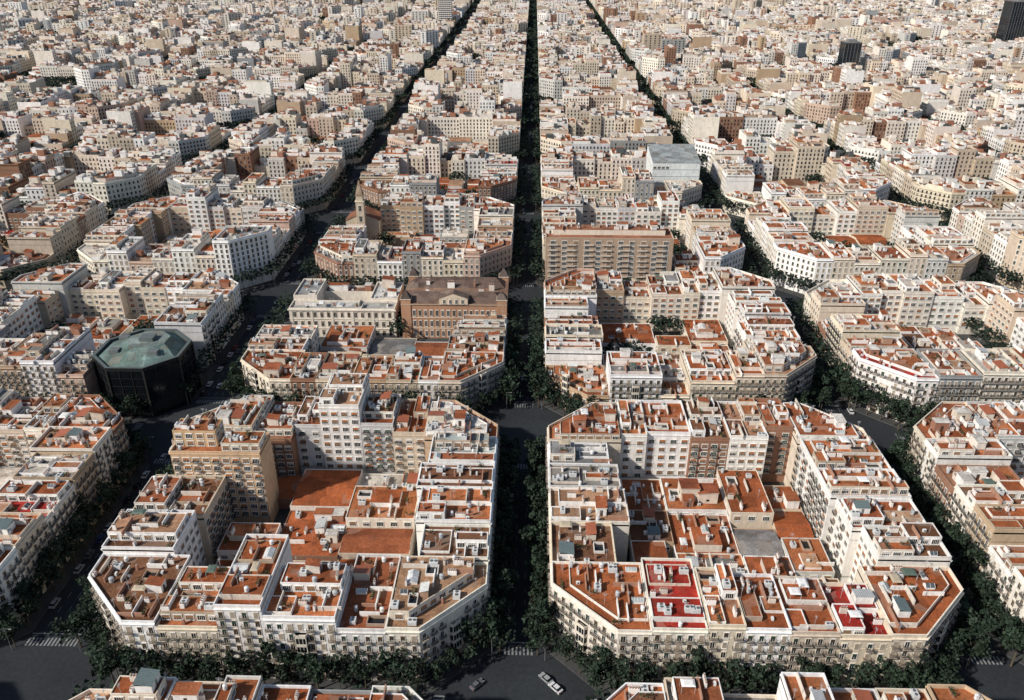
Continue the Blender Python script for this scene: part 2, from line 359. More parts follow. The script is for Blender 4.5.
for r in range(-1, 19):
    for c in range(-14, 14):
        x0, x1 = colx(c); y0, y1 = rowy(r); xs = (x0, x1, (x0+x1)/2); ys = (y0, y1)
        if not any(inframe(x, y, z, 60) for x in xs for y in ys for z in (0, 22)): continue
        blocks.append((c, r)); L, C = gen_lots(c, r)
        if (c, r) in PARK: L = [l for l in L if l['side'] in ('front', 'left side')]; C = [dict(garden=(x0+20, y0+20, x1, y1), cx=x0+50, cy=y0+50, c=c, r=r, i=0, j=0, park=1)]
        lots += L; courts += C
def drop(test):
    global lots, courts
    lots = [l for l in lots if not test(l['cx'], l['cy'])]; courts = [l for l in courts if not test(l['cx'], l['cy'])]
OX, OY = -167, 310
drop(lambda x, y: -126 < x < -11 and 354 < y < 406)                    # civic building and brick palace
drop(lambda x, y: -126 < x < -96 and 342 < y < 406)
drop(lambda x, y: math.hypot(x-OX, y-OY) < 25)                         # octagonal glass building
drop(lambda x, y: 7 < x < 80 and 426 < y < 454)                        # long brown slab
drop(lambda x, y: math.hypot(x+112, y-511) < 22)                       # church
drop(lambda x, y: 85 < x < 122 and 585 < y < 628)                      # modern white block
drop(lambda x, y: abs(x-784) < 34 and abs(y-1440) < 34)
drop(lambda x, y: abs(x-429) < 18 and abs(y-1185) < 18)
drop(lambda x, y: abs(x+170) < 20 and abs(y-1700) < 20)
for l in lots:
    if l['c'] == -1 and l['r'] == 1: l['H'] = min(l['H'], 17.5)
    if l['c'] == -1 and l['r'] == 2 and l['side'] in ('left side', 'front-left corner'): l['H'] = min(l['H'], 17)
OV = [((-112, 222), dict(H=30, wk='ochre', rk='orange', K='rprs', wide=1)), ((-63, 259), dict(H=31, wk='white', rk='sandy')), ((-112, 205), dict(H=20, wk='beige', rk='brown')),
      ((-75, 173), dict(H=26, wk='white', rk='rust')), ((-62, 173), dict(H=22.5, wk='white', rk='orange')), ((-92, 173), dict(H=18.5, wk='cream', rk='orange')), ((-112, 172), dict(H=20, wk='white', rk='brown')), ((-25, 172), dict(H=19, wk='ivory', rk='sandy')),
      ((-40, 172), dict(H=18.5, wk='pale grey', rk='terracotta')), ((-25, 212), dict(H=22, wk='white', rk='orange')), ((-25, 235), dict(H=22, wk='white', rk='greenish')), ((-25, 262), dict(H=21, wk='tan', rk='rust')),
      ((40, 172), dict(H=21, wk='ivory', rk='red')), ((55, 172), dict(H=22.5, wk='cream', rk='orange')), ((70, 172), dict(H=20.5, wk='beige', rk='rust')), ((85, 172), dict(H=19.5, wk='cream', rk='red')),
      ((20, 172), dict(H=20, wk='ivory', rk='rust')), ((108, 172), dict(H=20, wk='cream', rk='rust')), ((108, 208), dict(H=22.5, wk='white', rk='rust')), ((108, 222), dict(H=23.5, wk='white', rk='orange')), ((108, 235), dict(H=23, wk='white', rk='orange')), ((108, 258), dict(H=21.5, wk='cream', rk='terracotta')),
      ((40, 259), dict(H=22.5, wk='white', rk='orange')), ((55, 259), dict(H=22, wk='white', rk='rust')), ((68, 259), dict(H=21, wk='brown brick', rk='brown')), ((84, 259), dict(H=22, wk='white', rk='sandy')), ((20, 259), dict(H=21, wk='cream', rk='orange')),
      ((20, 240), dict(H=20, wk='white', rk='grey')), ((20, 225), dict(H=20, wk='pale grey', rk='grey')), ((20, 208), dict(H=19, wk='ivory', rk='sandy')), ((-162, 440), dict(H=29, wk='white', rk='pale')),
      ((-200, 440), dict(H=24, wk='white', rk='pale')), ((155, 172), dict(H=21, wk='ivory', rk='rust'))]
for (x, y), d in OV:
    l = min(lots, key=lambda q: (q['cx']-x)**2+(q['cy']-y)**2)
    if 'wide' in d:
        l = min([q for q in lots if q['c'] == -1 and q['r'] == 0 and q['side'] == 'left side'], key=lambda q: abs(q['cy']-y))
        ya, yb = l['P'][0][1], l['P'][2][1]; l['P'] = rect(-119, ya, -89, yb); l['cx'] = -104
        courts = [q for q in courts if not (q['cx'] < -86 and ya-4 < q['cy'] < yb+4 and q['c'] == -1)]
    l.update(d)

# ------------------------------------------------------------------ shells
def edges_visible(P, K, kinds='sr'):
    out = []
    for i in range(len(P)):
        if K[i] not in kinds: continue
        p = P[i]; q = P[(i+1) % len(P)]; L = math.hypot(q[0]-p[0], q[1]-p[1]); ux = (q[0]-p[0])/L; uy = (q[1]-p[1])/L
        mx = (p[0]+q[0])/2; my = (p[1]+q[1])/2
        if (uy*(0-mx)-ux*(0-my)) > -2: out.append((p, q, L, ux, uy, K[i]))
    return out
def make_levels(P, K, H, rg, wide=False):
    out = []
    if len(P) == 4:
        x0, y0 = P[0]; x1, y1 = P[2]; w = x1-x0; d = y1-y0
        t = rg.random()
        def lv(a, b, c_, e): return rect(x0+a*w+.35, y0+b*d+.35, x0+c_*w-.35, y0+e*d-.35)
        if wide: return [(lv(0, .3, .5, 1), 6.0, vary(WALLS['ochre'], .05), ROOFS['orange']), (lv(.55, .1, 1, .8), 2.9, vary(CREAM, .05), ROOFS['rust'])]
        if t < .12: ps = [lv(.0, .2, 1, .78)]
        elif t < .35: ps = [lv(0, 0.02, .5, .5), lv(.5, .45, 1, .98)]
        elif t < .52: ps = [lv(.1, .5, 1, .95), lv(0, .05, .4, .4)]
        elif t < .7: ps = [lv(0, .15, .45, .85), lv(.5, .3, 1, .6)]
        elif t < .88: ps = [lv(0, .1, 1, .4), lv(.05, .6, .9, .92)]
        else: ps = []
    else:
        t = rg.random(); ps = []
        if t < .6:
            D = [-(rg.uniform(3.0, 5)) if k == 's' else -.5 for k in K]; ps = [offset(P, D)]
    for q in ps:
        h = rg.choice([.5, .9, 1.4, 2.8, 2.9, 3.0]); out.append((q, h, vary(rg.choice([WHITE, WHITE, CREAM, (.72, .67, .6), (.46, .37, .28)]), .1, rg), vary(ROOFS[rg.choice(RK)], .2, rg)))
    return out
def shell(mw, mr, mc, P, K, H, wc, rc, par, detail=True, bands=None):
    P = offset(P, [-.03 if k == 'p' else 0 for k in K]); Q = offset(P, -.28)
    mw.walls(P, 0, H+par-.06, wc)
    mr.poly([(a, b, H) for a, b in Q], rc, ROOF)
    cap = tuple(min(.82, x*1.12) for x in wc)
    O = offset(P, [.06 if k != 'p' else 0.0 for k in K])
    if detail:
        mc.ring(O, Q, H, H+par, cap); mc.walls(O, H+par-.12, H+par, cap)
        C1 = offset(P, [.5 if k == 's' else (.15 if k == 'r' else 0) for k in K])
        C0 = offset(P, [.15 if k == 's' else (.05 if k == 'r' else 0) for k in K])
        mc.frustum(C0, C1, H-.6, H-.25, cap, WALL, False); mc.walls(C1, H-.25, H-.05, cap)
        for i in range(len(P)):
            j = (i+1) % len(P)
            mc.poly([(*C1[i], H-.05), (*C1[j], H-.05), (*P[j], H-.05), (*P[i], H-.05)], cap)
        if 's' in K:
            for z0, z1, o in ((4.0, 4.25, .16), (H-3.7, H-3.55, .1)):
                mb = MB() if bands is not None else mc
                B = offset(P, [o if k == 's' else 0 for k in K]); mb.walls(B, z0, z1, cap)
                for i in range(len(P)):
                    j = (i+1) % len(P)
                    if K[i] == 's': mb.poly([(*B[i], z1), (*B[j], z1), (*P[j], z1), (*P[i], z1)], cap)
                if bands is not None: bands.append(mb)
    else: mc.ring(P, Q, H, H+par-.06, cap)
    return Q
ORD = ['first', 'second', 'third', 'fourth', 'fifth', 'sixth', 'seventh', 'eighth', 'ninth', 'tenth', 'eleventh', 'twelfth', 'thirteenth', 'fourteenth', 'fifteenth', 'sixteenth', 'seventeenth', 'eighteenth', 'nineteenth', 'twentieth']
ROWN = ['bottom-row', 'second-row', 'third-row', 'fourth-row', 'fifth-row', 'sixth-row', 'seventh-row', 'eighth-row']
def colname(c):
    n = c if c >= 0 else -c-1; s = 'right' if c >= 0 else 'left'
    return (['', 'two ', 'three ', 'four ', 'five ', 'six '][n])+s+' of avenue'
def place_items(root, Q, levels, rg, z0, dens, ang0, big=True):
    xs = [p[0] for p in Q]; ys = [p[1] for p in Q]; area = (max(xs)-min(xs))*(max(ys)-min(ys)); n = int(area*dens); put = []
    for t in range(n*6):
        if len(put) >= n: break
        k = rg.choices(range(len(ITEMS)), IW)[0]; nm, rad, _ = ITEMS[k]
        if nm == 'stairhead' and sum(1 for q in put if q[3] == nm) >= 3: continue
        if nm == 'roof_shed' and sum(1 for q in put if q[3] == nm) >= 2: continue
        x = rg.uniform(min(xs), max(xs)); y = rg.uniform(min(ys), max(ys))
        if not inside(Q, x, y, rad+.1): continue
        z = z0; ok = True
        for lp, lh, _, _ in levels:
            if inside(lp, x, y, rad*.8): z = z0+lh
            elif inside(lp, x, y, -rad*.9): ok = False
        if not ok or any((x-a)**2+(y-b)**2 < ((rad+rr)*.75)**2 for a, b, rr, _ in put): continue
        put.append((x, y, rad, nm))
        inst(nm, rg.choice(LIB[nm]), root, (x, y, z), ang0+rg.choice([0, 1, 1, 2, 3])*math.pi/2, (rg.uniform(.8, 1.15), rg.uniform(.8, 1.15), rg.uniform(.85, 1.15)))
def put_windows(root, P, K, H, rg, near):
    nw = 0
    for (p, q, L, ux, uy, k) in edges_visible(P, K):
        rz = math.atan2(uy, ux); rear = (k == 'r')
        nf = int((H-4.6)/3.05); n = max(2, int(L/(2.75 if not rear else 3.3))); sp = L/n
        ws = rg.sample(LIB['window'], 3)
        if rear: ws = rg.sample(LIB['wide_window'], 3)
        bal = rg.choice(LIB['balcony']); balp = rg.choice([1, 1, .5]) if not rear else rg.choice([0, .5, 1])
        chamf = near and L > 19 and not rear
        for f in range(nf):
            z = 4.5+f*(H-4.9)/nf
            for i in range(n):
                if nw >= 98: return
                s = (i+.5)*sp
                if chamf and f < 4 and abs(s-L/2) < 2.4: continue
                wpart = inst('window', rg.choice(ws), root, (p[0]+ux*s, p[1]+uy*s, z), rz); nw += 1
                if near and balp and (balp == 1 or i % 2 == 0): inst('balcony', bal, wpart)
        if chamf: inst('bay_window', LIB['bay_window'][rg.choice([0, 1])], root, (p[0]+ux*L/2, p[1]+uy*L/2, 4.5), rz)
        if near and not rear:
            m_ = max(2, int(L/3.8))
            for i in range(m_):
                s = (i+.5)*L/m_; inst('shopfront', rg.choice(LIB['shopfront']), root, (p[0]+ux*s, p[1]+uy*s, .1), rz)
def build_house(l):
    rg = random.Random(l['seed']); near = l['cy'] < 345
    cx, cy = l['cx'], l['cy']; P = [(a-cx, b-cy) for a, b in l['P']]; K = l['K']; H = l['H']
    rn = ROWN[l['r']+1]; cn = colname(l['c'])
    if l['i'] < 0: lab = f"{l['wk']} {l['rk']}-roofed building on {l['side']} of {rn} block {cn}"
    else:
        frm = 'left' if l['side'] in ('front', 'rear') else 'front'
        lab = f"{l['wk']} {l['rk']}-roofed building, {ORD[l['i']]} from {frm} on {l['side']} of {rn} block {cn}"
        if len(lab.split()) > 16: lab = lab.replace(' building,', ',')
        if len(lab.split()) > 16: lab = lab.replace('brown brick', 'brick')
    root = thing('apartment_building', lab, 'building', (cx, cy, .12), 'apartment buildings around the city blocks')
    wc = vary(WALLS[l['wk']], .1, rg); rc = vary(ROOFS[l['rk']], .15, rg); mw, mr, mc = MB(), MB(), MB(); par = rg.uniform(.8, 1.3)
    bands = []; Q = shell(mw, mr, mc, P, K, H, wc, rc, par, True, bands)
    mw.build('wall', root); mr.build('roof', root); mc.build('cornice', root)
    for b in bands: b.build('string_course', root)
    lv = make_levels(P, K, H, rg, 'wide' in l)
    if l['c'] in (-1, 0) and l['r'] == 0: lv = [(a, b, c, d if rg.random() < .35 else vary(rc, .2, rg)) for a, b, c, d in lv]
    for q, h, c1, c2 in lv:
        m = MB(); m.walls(q, H, H+h+.35, c1); qi = offset(q, -.2); m.ring(q, qi, H+h, H+h+.35, c1); m.poly([(a, b, H+h) for a, b in qi], c2, ROOF)
        o = m.build('attic' if h > 2 else 'raised_terrace', root)
        if h > 2:
            for (p, q2, L, ux, uy, k) in [e for e in edges_visible([(a+cx, b+cy) for a, b in q], 's'*len(q)) if e[2] > 3]:
                n = int(L/3)
                for i in range(n):
                    for zz in ((.5, 3.4) if h > 5 else (.5,)):
                        s = (i+.5)*L/n; inst('window', rg.choice(LIB['wide_window'][:3]), o, (p[0]-cx+ux*s, p[1]-cy+uy*s, H+zz), math.atan2(uy, ux), (1, 1, 1))
    put_windows(Off(root, cx, cy), l['P'], K, H, rg, near)
    place_items(root, Q, lv, rg, H, (.05 if l['rk'] == 'red' or l['side'] == 'front-right corner' else .06) if near else .04, 0)
def build_workshop(l):
    rg = random.Random(l['seed']); cx, cy = l['cx'], l['cy']; P = [(a-cx, b-cy) for a, b in l['P']]; H = l['H']
    lab = f"low {l['rk']}-roofed courtyard annex, {ORD[l['i']]} from left, {ORD[l['j']]} deep, {ROWN[l['r']+1]} block {colname(l['c'])}"
    root = thing('courtyard_annex', lab, 'building', (cx, cy, .12), 'low annexes filling the block courtyards')
    mw, mr, mc = MB(), MB(), MB(); wc = vary(WALLS[l['wk']], .1, rg); rc = vary(ROOFS[l['rk']], .15, rg)
    mw.walls(P, 0, H+.3, wc); Q = offset(P, -.25); mc.ring(P, Q, H, H+.3, wc)
    y0, y1 = Q[0][1], Q[2][1]; x0, x1 = Q[0][0], Q[2][0]
    if rg.random() < .3:
        ym = (y0+y1)/2; g = 1.6
        mr.poly([(x0, y0, H), (x1, y0, H), (x1, ym, H+g), (x0, ym, H+g)], rc, ROOF); mr.poly([(x1, y1, H), (x0, y1, H), (x0, ym, H+g), (x1, ym, H+g)], rc, ROOF)
        mr.poly([(x1, y0, H), (x1, y1, H), (x1, ym, H+g)], wc); mr.poly([(x0, y1, H), (x0, y0, H), (x0, ym, H+g)], wc)
        mw.build('wall', root); mr.build('roof', root); mc.build('parapet', root); return
    mr.poly([(a, b, H) for a, b in Q], rc, ROOF)
    mw.build('wall', root); mr.build('roof', root); mc.build('parapet', root)
    lv = []
    if x1-x0 > 8 and y1-y0 > 8 and rg.random() < .7:
        a = rg.uniform(.05, .5); b = rg.uniform(.05, .5); q = rect(x0+a*(x1-x0)+.2, y0+b*(y1-y0)+.2, x0+(a+.45)*(x1-x0), y0+(b+.45)*(y1-y0)); h = rg.uniform(.8, 3)
        c1 = vary(rg.choice([WHITE, CREAM]), .1, rg); c2 = vary(ROOFS[rg.choice(RK)], .2, rg); m = MB(); m.prism(q, H, H+h, c1, WALL, c2, ROOF); m.build('raised_terrace', root); lv = [(q, h, c1, c2)]
    ax = Off(root, cx, cy)
    place_items(root, Q, lv, rg, H, .05 if cy < 345 else .03, 0)
    if H > 6:
        for (p, q, L, ux, uy, k) in edges_visible(l['P'], 'rrrr'):
            n = max(1, int(L/4))
            for i in range(n): s = (i+.5)*L/n; inst('window', rg.choice(LIB['wide_window']), ax, (p[0]+ux*s, p[1]+uy*s, H-3), math.atan2(uy, ux))

# ------------------------------------------------------------------ choose individuals / far mass
vis = [l for l in lots if inframe(l['cx'], l['cy'], 22, 0) or inframe(l['cx'], l['cy'], 10, 0) or any(inframe(a, b, l['H'], -4) for a, b in l['P'])]
vis.sort(key=lambda l: (l['cy']**2+l['cx']**2)); near_l = vis[:285]; ids = set(id(l) for l in near_l); far_l = [l for l in lots if id(l) not in ids]
for l in near_l: build_house(l)
far = MB()
def far_house(l):
    rg = random.Random(l['seed']); d = l['cy']; P = l['P']; K = l['K']; H = l['H']; wc = vary(WALLS[l['wk']], .14, rg); rc = vary(ROOFS[l['rk']], .25, rg)
    if d > 900 and rg.random() < .2: rc = vary(rg.choice([ROOFS['pale'], (.62, .58, .52), ROOFS['grey'], (.4, .41, .4)]), .15, rg)
    Q = shell(far, far, far, P, K, H, wc, rc, 1.0, d < 700)
    lv = make_levels(P, K, H, rg)
    for q, h, c1, c2 in lv: far.prism(q, H, H+h, c1, WALL, c2, ROOF)
    xs = [p[0] for p in Q]; ys = [p[1] for p in Q]; ar = (max(xs)-min(xs))*(max(ys)-min(ys)); n = int(ar*(.055 if d < 900 else (.034 if d < 1500 else .02)))
    for t in range(n):
        x = rg.uniform(min(xs)+2, max(xs)-2); y = rg.uniform(min(ys)+2, max(ys)-2)
        if not inside(Q, x, y, 2.4): continue
        z = H
        for q, h, _, _ in lv:
            if inside(q, x, y, 0): z = H+h
        k = rg.random(); c1 = vary(rg.choice([WHITE, WHITE, WHITE, CREAM, (.74, .67, .58), (.35, .17, .11), (.08, .09, .09)]), .12, rg)
        if k < .4: a, b, h = rg.uniform(1.2, 3.2), rg.uniform(1.2, 2.6), rg.uniform(2, 4.2)
        elif k < .7: a, b, h = rg.uniform(.4, 1), rg.uniform(.3, .8), rg.uniform(1.2, 2.2)
        else: a, b, h = rg.choice([(3, .14, 1.5), (.14, 3, 1.5), (1.5, 1.2, .9)])
        far.box(x-a, y-b, z, x+a, y+b, z+h, c1, WALL, vary(rg.choice([(.32, .11, .05), (.62, .59, .54), c1]), .1, rg), ROOF)
    for (p, q, L, ux, uy, k) in edges_visible(P, K):
        nf = int((H-4.6)/3.05); n = max(2, int(L/2.9)); sp = L/n; w2 = .62
        if nf < 1: continue
        if d > 1300: n = max(1, n//2); sp = L/n; w2 = 1.1
        ox, oy = uy*.06, -ux*.06; fcol = vary(rg.choice([(.015, .02, .024), (.03, .033, .035), (.05, .045, .04)]), .3, rg)
        for f in range(nf):
            z = 4.6+f*(H-4.9)/nf
            if d < 800 and k == 's' and l['seed'] < .6:
                far.poly([(p[0]+ux*.4+uy*.8, p[1]+uy*.4-ux*.8, z+.75), (q[0]-ux*.4+uy*.8, q[1]-uy*.4-ux*.8, z+.75), (q[0]-ux*.4+uy*.8, q[1]-uy*.4-ux*.8, z+.9), (p[0]+ux*.4+uy*.8, p[1]+uy*.4-ux*.8, z+.9)], IRON, METAL)
            for i in range(n):
                s = (i+.5)*sp; c_ = fcol if rg.random() < .8 else (.3, .26, .2)
                a0 = p[0]+ux*(s-w2)+ox; b0 = p[1]+uy*(s-w2)+oy; a1 = p[0]+ux*(s+w2)+ox; b1 = p[1]+uy*(s+w2)+oy
                far.poly([(a0, b0, z), (a1, b1, z), (a1, b1, z+2.05), (a0, b0, z+2.05)], c_, WALL)
for l in far_l:
    if any(inframe(a, b, z, 120) for a, b in (l['P'][0], l['P'][2]) for z in (0, 24)): far_house(l)
gardens = []
vc = [l for l in courts if inframe(l['cx'], l['cy'], 5, 0)]; vc_ids = set(id(l) for l in vc if l['cy'] < 540)
for l in courts:
    if 'garden' in l: gardens.append(l); continue
    if id(l) in vc_ids: build_workshop(l)
    else:
        rg = random.Random(l['seed']); far.prism(l['P'], 0, l['H'], WALLS[l['wk']], WALL, vary(ROOFS[l['rk']], .2, rg), ROOF)
o = far.build('distant_buildings'); o['kind'] = 'stuff'; o['label'] = 'dense mass of pale and rust-roofed buildings spreading to the top of the view'; o['category'] = 'buildings'

# ------------------------------------------------------------------ landmarks
def put_row(root, p, q, z, n, meshes, name='window', sc=None):
    L = math.hypot(q[0]-p[0], q[1]-p[1]); ux = (q[0]-p[0])/L; uy = (q[1]-p[1])/L
    for i in range(n):
        s = (i+.5)*L/n; inst(name, meshes[i % len(meshes)], root, (p[0]+ux*s, p[1]+uy*s, z), math.atan2(uy, ux), sc)
def brick_palace():
    bc = (.42, .235, .145); st_ = (.66, .54, .41); rf = (.16, .115, .095)
    cx, cy = -38, 386; root = thing('brick_palace', 'brown brick palace with pale central gable and small corner turrets beside the central avenue', 'building', (cx, cy, .12))
    w, d, H = 25.8, 17, 18.5
    m = MB(); m.walls(rect(-w, -d, w, d), 0, H, bc); m.build('wall', root)
    m = MB(); m.prism(rect(-w-.5, -d-.5, w+.5, d+.5), H, H+.5, (.5, .38, .27), WALL, (.26, .16, .11), ROOF, bottom=True); m.build('cornice', root)
    for z0, z1 in ((5.4, 5.9), (11.2, 11.6)):
        m = MB(); m.prism(rect(-w-.2, -d-.2, w+.2, d+.2), z0, z1, st_, bottom=True); m.build('string_course', root)
    for ya, yb, k in ((-d+1, -d+14, 1), (d-14, d-1, .8)):
        m = MB(); ym = (ya+yb)/2; m.frustum(rect(-w+1, ya, w-1, yb), rect(-w+6, ym-.1, w-6, ym+.1), H+.5, H+4, tuple(q*k for q in rf), ROOF); m.build('roof', root)
    m = MB(); m.prism(rect(-7, -d-.8, 7, -d+5), H+.5, H+3.5, st_); m.poly([(-7.4, -d-.9, H+3.5), (7.4, -d-.9, H+3.5), (0, -d-.9, H+6.2)], st_)
    m.poly([(-7.6, -d-1, H+3.5), (0, -d-1, H+6.4), (0, -d+5, H+6.4), (-7.6, -d+5, H+3.5)][::-1], rf, ROOF); m.poly([(7.6, -d-1, H+3.5), (0, -d-1, H+6.4), (0, -d+5, H+6.4), (7.6, -d+5, H+3.5)], rf, ROOF); m.poly([(7.4, -d+4.9, H+3.5), (-7.4, -d+4.9, H+3.5), (0, -d+4.9, H+6.2)], bc); o = m.build('central_gable', root)
    put_row(o, (-6, -d-.8), (6, -d-.8), H+.9, 4, LIB['window'][5:6])
    for sx in (-1, 1):
        for sy in (-1, 1):
            m = MB(); x, y = sx*(w-2.0), sy*(d-2.0); P = rect(x-2.4, y-2.4, x+2.4, y+2.4); m.walls(P, 0, H+2.6, bc); m.prism(offset(P, .3), H+2.6, H+3, st_, bottom=True)
            o = m.build('turret', root); m = MB(); m.pyramid(offset(P, .15), H+3, H+7, (.11, .09, .08)); m.build('turret_roof', o)
    wm = [LIB['window'][5], LIB['window'][0], LIB['window'][6]]
    for z, n in ((1.2, 15), (6.6, 15), (12.3, 15)):
        put_row(root, (-w+4.6, -d), (w-4.6, -d), z, n, wm, sc=(1.1, 1.3, 1.45))
        put_row(root, (w, -d+4.6), (w, d-4.6), z, 7, wm, sc=(1.1, 1.3, 1.4))
    for i, (x, y) in enumerate(((-14, -6), (13, -5), (-3, 3), (9, 4), (-15, 5), (18, 0))): inst('chimney', LIB['chimney'][i % 4], root, (x, y, H+.5), 0, (1.3, 1.3, 2))
brick_palace()
def civic():
    cx, cy = -94, 385; root = thing('civic_building', 'white classical hall with tall windows and pale grey flat roofs around a sunken court', 'building', (cx, cy, .12))
    c = (.74, .67, .57); w, d, H = 26.5, 16, 15; rg = random.Random(5)
    wings = [rect(-w, -d, w, -d+10), rect(-w, -d+10.02, -w+12, d), rect(w-14, -d+10.02, w, d), rect(-w+12.02, d-8, w-14.02, d)]
    hs = [H, H+2.6, H+1.2, H-1.2]; rcs = [(.42, .41, .38), (.3, .31, .31), (.5, .49, .46), (.3, .17, .12)]
    for P, h, rc in zip(wings, hs, rcs):
        m = MB(); m.walls(P, 0, h+.9, c); Q = offset(P, -.4); m.ring(P, Q, h, h+.9, c); m.build('wing', root)
        m = MB(); m.poly([(a, b, h) for a, b in Q], rc, ROOF); m.build('roof', root)
        place_items(root, Q, [], rg, h, .03, 0)
    m = MB(); m.prism(rect(-w-.6, -d-.6, w+.6, -d-.01), H-.2, H+.4, c, bottom=True); m.build('cornice', root)
    for z in (4.8, 10.0): m = MB(); m.prism(rect(-w-.3, -d-.3, w+.3, -d-.01), z, z+.3, c, bottom=True); m.build('string_course', root)
    for i in range(6):
        m = MB(); x = -w+1+i*(2*w-2)/5
        for za, zb in ((5.12, 9.98), (10.32, H-.22)): m.box(x-.6, -d-.28, za, x+.6, -d-.01, zb, c)
        m.build('pilaster', root)
    for z, n in ((6, 15), (11, 15), (1.2, 15)): put_row(root, (-w+1, -d), (w-1, -d), z, n, LIB['window'][:3], sc=(1.2, 1, 1.3))
    put_row(root, (w, -d+1), (w, d-1), 6, 9, LIB['window'][:1], sc=(1.2, 1, 1.3)); put_row(root, (w, -d+1), (w, d-1), 11, 9, LIB['window'][:1], sc=(1.2, 1, 1.3))
    m = MB(); m.poly([(-w+12.1, -d+10.1, 3), (w-14.1, -d+10.1, 3), (w-14.1, d-8.1, 3), (-w+12.1, d-8.1, 3)], (.2, .2, .19), ROOF); m.build('court_floor', root)
civic()
def octagon():
    cx, cy = OX, OY; root = thing('glass_office_building', 'black octagonal glass office block with a grey-green faceted roof beside the left street', 'building', (cx, cy, .12))
    ph = math.pi/8; H = 22; P = ngon(0, 0, 19.8, 8, ph); m = MB(); m.walls(P, 0, H, (.006, .008, .010), GLASS); m.build('wall', root)
    for k in range(1, 6): m = MB(); m.prism(offset(P, .1), k*3.7-.08, k*3.7, (.022, .022, .022), METAL, bottom=True); m.build('floor_band', root)
    for i in range(8):
        p, q = P[i], P[(i+1) % 8]
        for k in range(3):
            m = MB(); t = k/3; x = p[0]+(q[0]-p[0])*t; y = p[1]+(q[1]-p[1])*t; s = 1.008; r_ = .3 if k == 0 else .1; m.box(x*s-r_, y*s-r_, 0, x*s+r_, y*s+r_, H, (.03, .028, .026), METAL); m.build('facade_fin', root)
    m = MB(); m.walls(offset(P, .3), H, H+1.6, (.012, .014, .014), METAL); m.ring(offset(P, .3), offset(P, -1.0), H+.3, H+1.6, (.10, .12, .115), METAL); m.build('parapet', root)
    m = MB(); m.poly([(a, b, H+.3) for a, b in offset(P, -1.0)], (.05, .065, .06), ROOF); A = offset(P, -1.8); B = [(a+2, b+2.5) for a, b in offset(P, -10)]
    for i in range(8):
        j = (i+1) % 8; m.poly([(*A[i], H+.5), (*A[j], H+.5), (*B[j], H+4.4), (*B[i], H+4.4)], vary((.13, .19, .175), .45), ROOF)
    m.poly([(a, b, H+4.4) for a, b in B], (.2, .25, .235), ROOF); m.build('roof', root)
    m = MB(); m.prism(rect(-1, 0, 5, 5), H+4.4, H+6, (.12, .14, .135), METAL); m.build('plant_room', root)
    for k, (x, y) in enumerate(((-9, -6), (8, -7), (-10, 6))): m = MB(); m.prism(rect(x-2, y-1.5, x+2, y+1.5), H+1, H+4, (.14, .15, .15), METAL); m.build('vent_box', root)
octagon()
def slab():
    cx, cy = 43, 437; root = thing('apartment_slab', 'long tan brick apartment slab of nine storeys right of the central avenue', 'building', (cx, cy, .12))
    w, d, H = 35, 9.5, 33; bc = (.40, .29, .21); m = MB(); m.walls(rect(-w, -d, w, d), 0, H, bc); m.build('wall', root)
    m = MB(); Q = rect(-w+.3, -d+.3, w-.3, d-.3); m.poly([(a, b, H-.6) for a, b in Q], (.3, .13, .075), ROOF); m.build('roof', root); m = MB(); m.ring(rect(-w, -d, w, d), Q, H-.6, H, (.6, .5, .4)); m.build('parapet', root)
    for k in range(9):
        for j in range(7):
            a = -w+1+j*9.86; m = MB(); m.box(a, -d-1.0, 4.0+k*3.1, a+5.6, -d-.01, 4.18+k*3.1, (.74, .68, .6), bottom=True); m.box(a, -d-1.0, 4.18+k*3.1, a+5.6, -d-.9, 4.9+k*3.1, (.58, .49, .4)); m.build('balcony', root)
    for k in range(9): put_row(root, (-w+1, -d), (w-1, -d), 4.4+k*3.1, 11, [LIB['wide_window'][0], LIB['wide_window'][0], LIB['wide_window'][2]], sc=(1.25, 1, 1.1))
    rg = random.Random(8); m = MB(); m.prism(rect(-w+4, -3, w-4, 6), H-.6, H+2.3, (.7, .62, .52), WALL, (.3, .13, .075), ROOF); m.build('attic', root); place_items(root, rect(-w+4, -3, w-4, 6), [], rg, H+2.3, .05, 0)
    inst('stairhead', LIB['stairhead'][3], root, (-w+2.5, 0, H-.6), 0)
slab()
def church():
    cx, cy = -110, 506; root = thing('church', 'small tan church with a slim square bell tower and pyramid spire', 'church', (cx, cy, .12))
    c = (.55, .46, .35); m = MB(); m.walls(rect(-11, 4, 11, 20), 0, 14, c); m.build('wall', root); m = MB()
    m.poly([(-11.4, 3.6, 14), (0, 3.6, 19), (0, 20.4, 19), (-11.4, 20.4, 14)][::-1], (.28, .13, .08), ROOF); m.poly([(11.4, 3.6, 14), (0, 3.6, 19), (0, 20.4, 19), (11.4, 20.4, 14)], (.28, .13, .08), ROOF); m.poly([(-11, 4, 14), (11, 4, 14), (0, 4, 18.8)], c); m.build('roof', root)
    m = MB(); P = rect(-2.5, -1.1, 2.5, 3.9); m.walls(P, 0, 28, c); m.prism(offset(P, .4), 28, 28.6, (.7, .6, .48), bottom=True); m.walls(offset(P, -.4), 28.6, 32, c); o = m.build('tower', root)
    m = MB(); m.pyramid(offset(P, -.1), 32, 42, (.36, .27, .19)); m.build('spire', o)
    for z in (15, 22): inst('window', LIB['window'][0], o, (0, -1.1, z), 0, (1.5, 1, 1.7))
church()
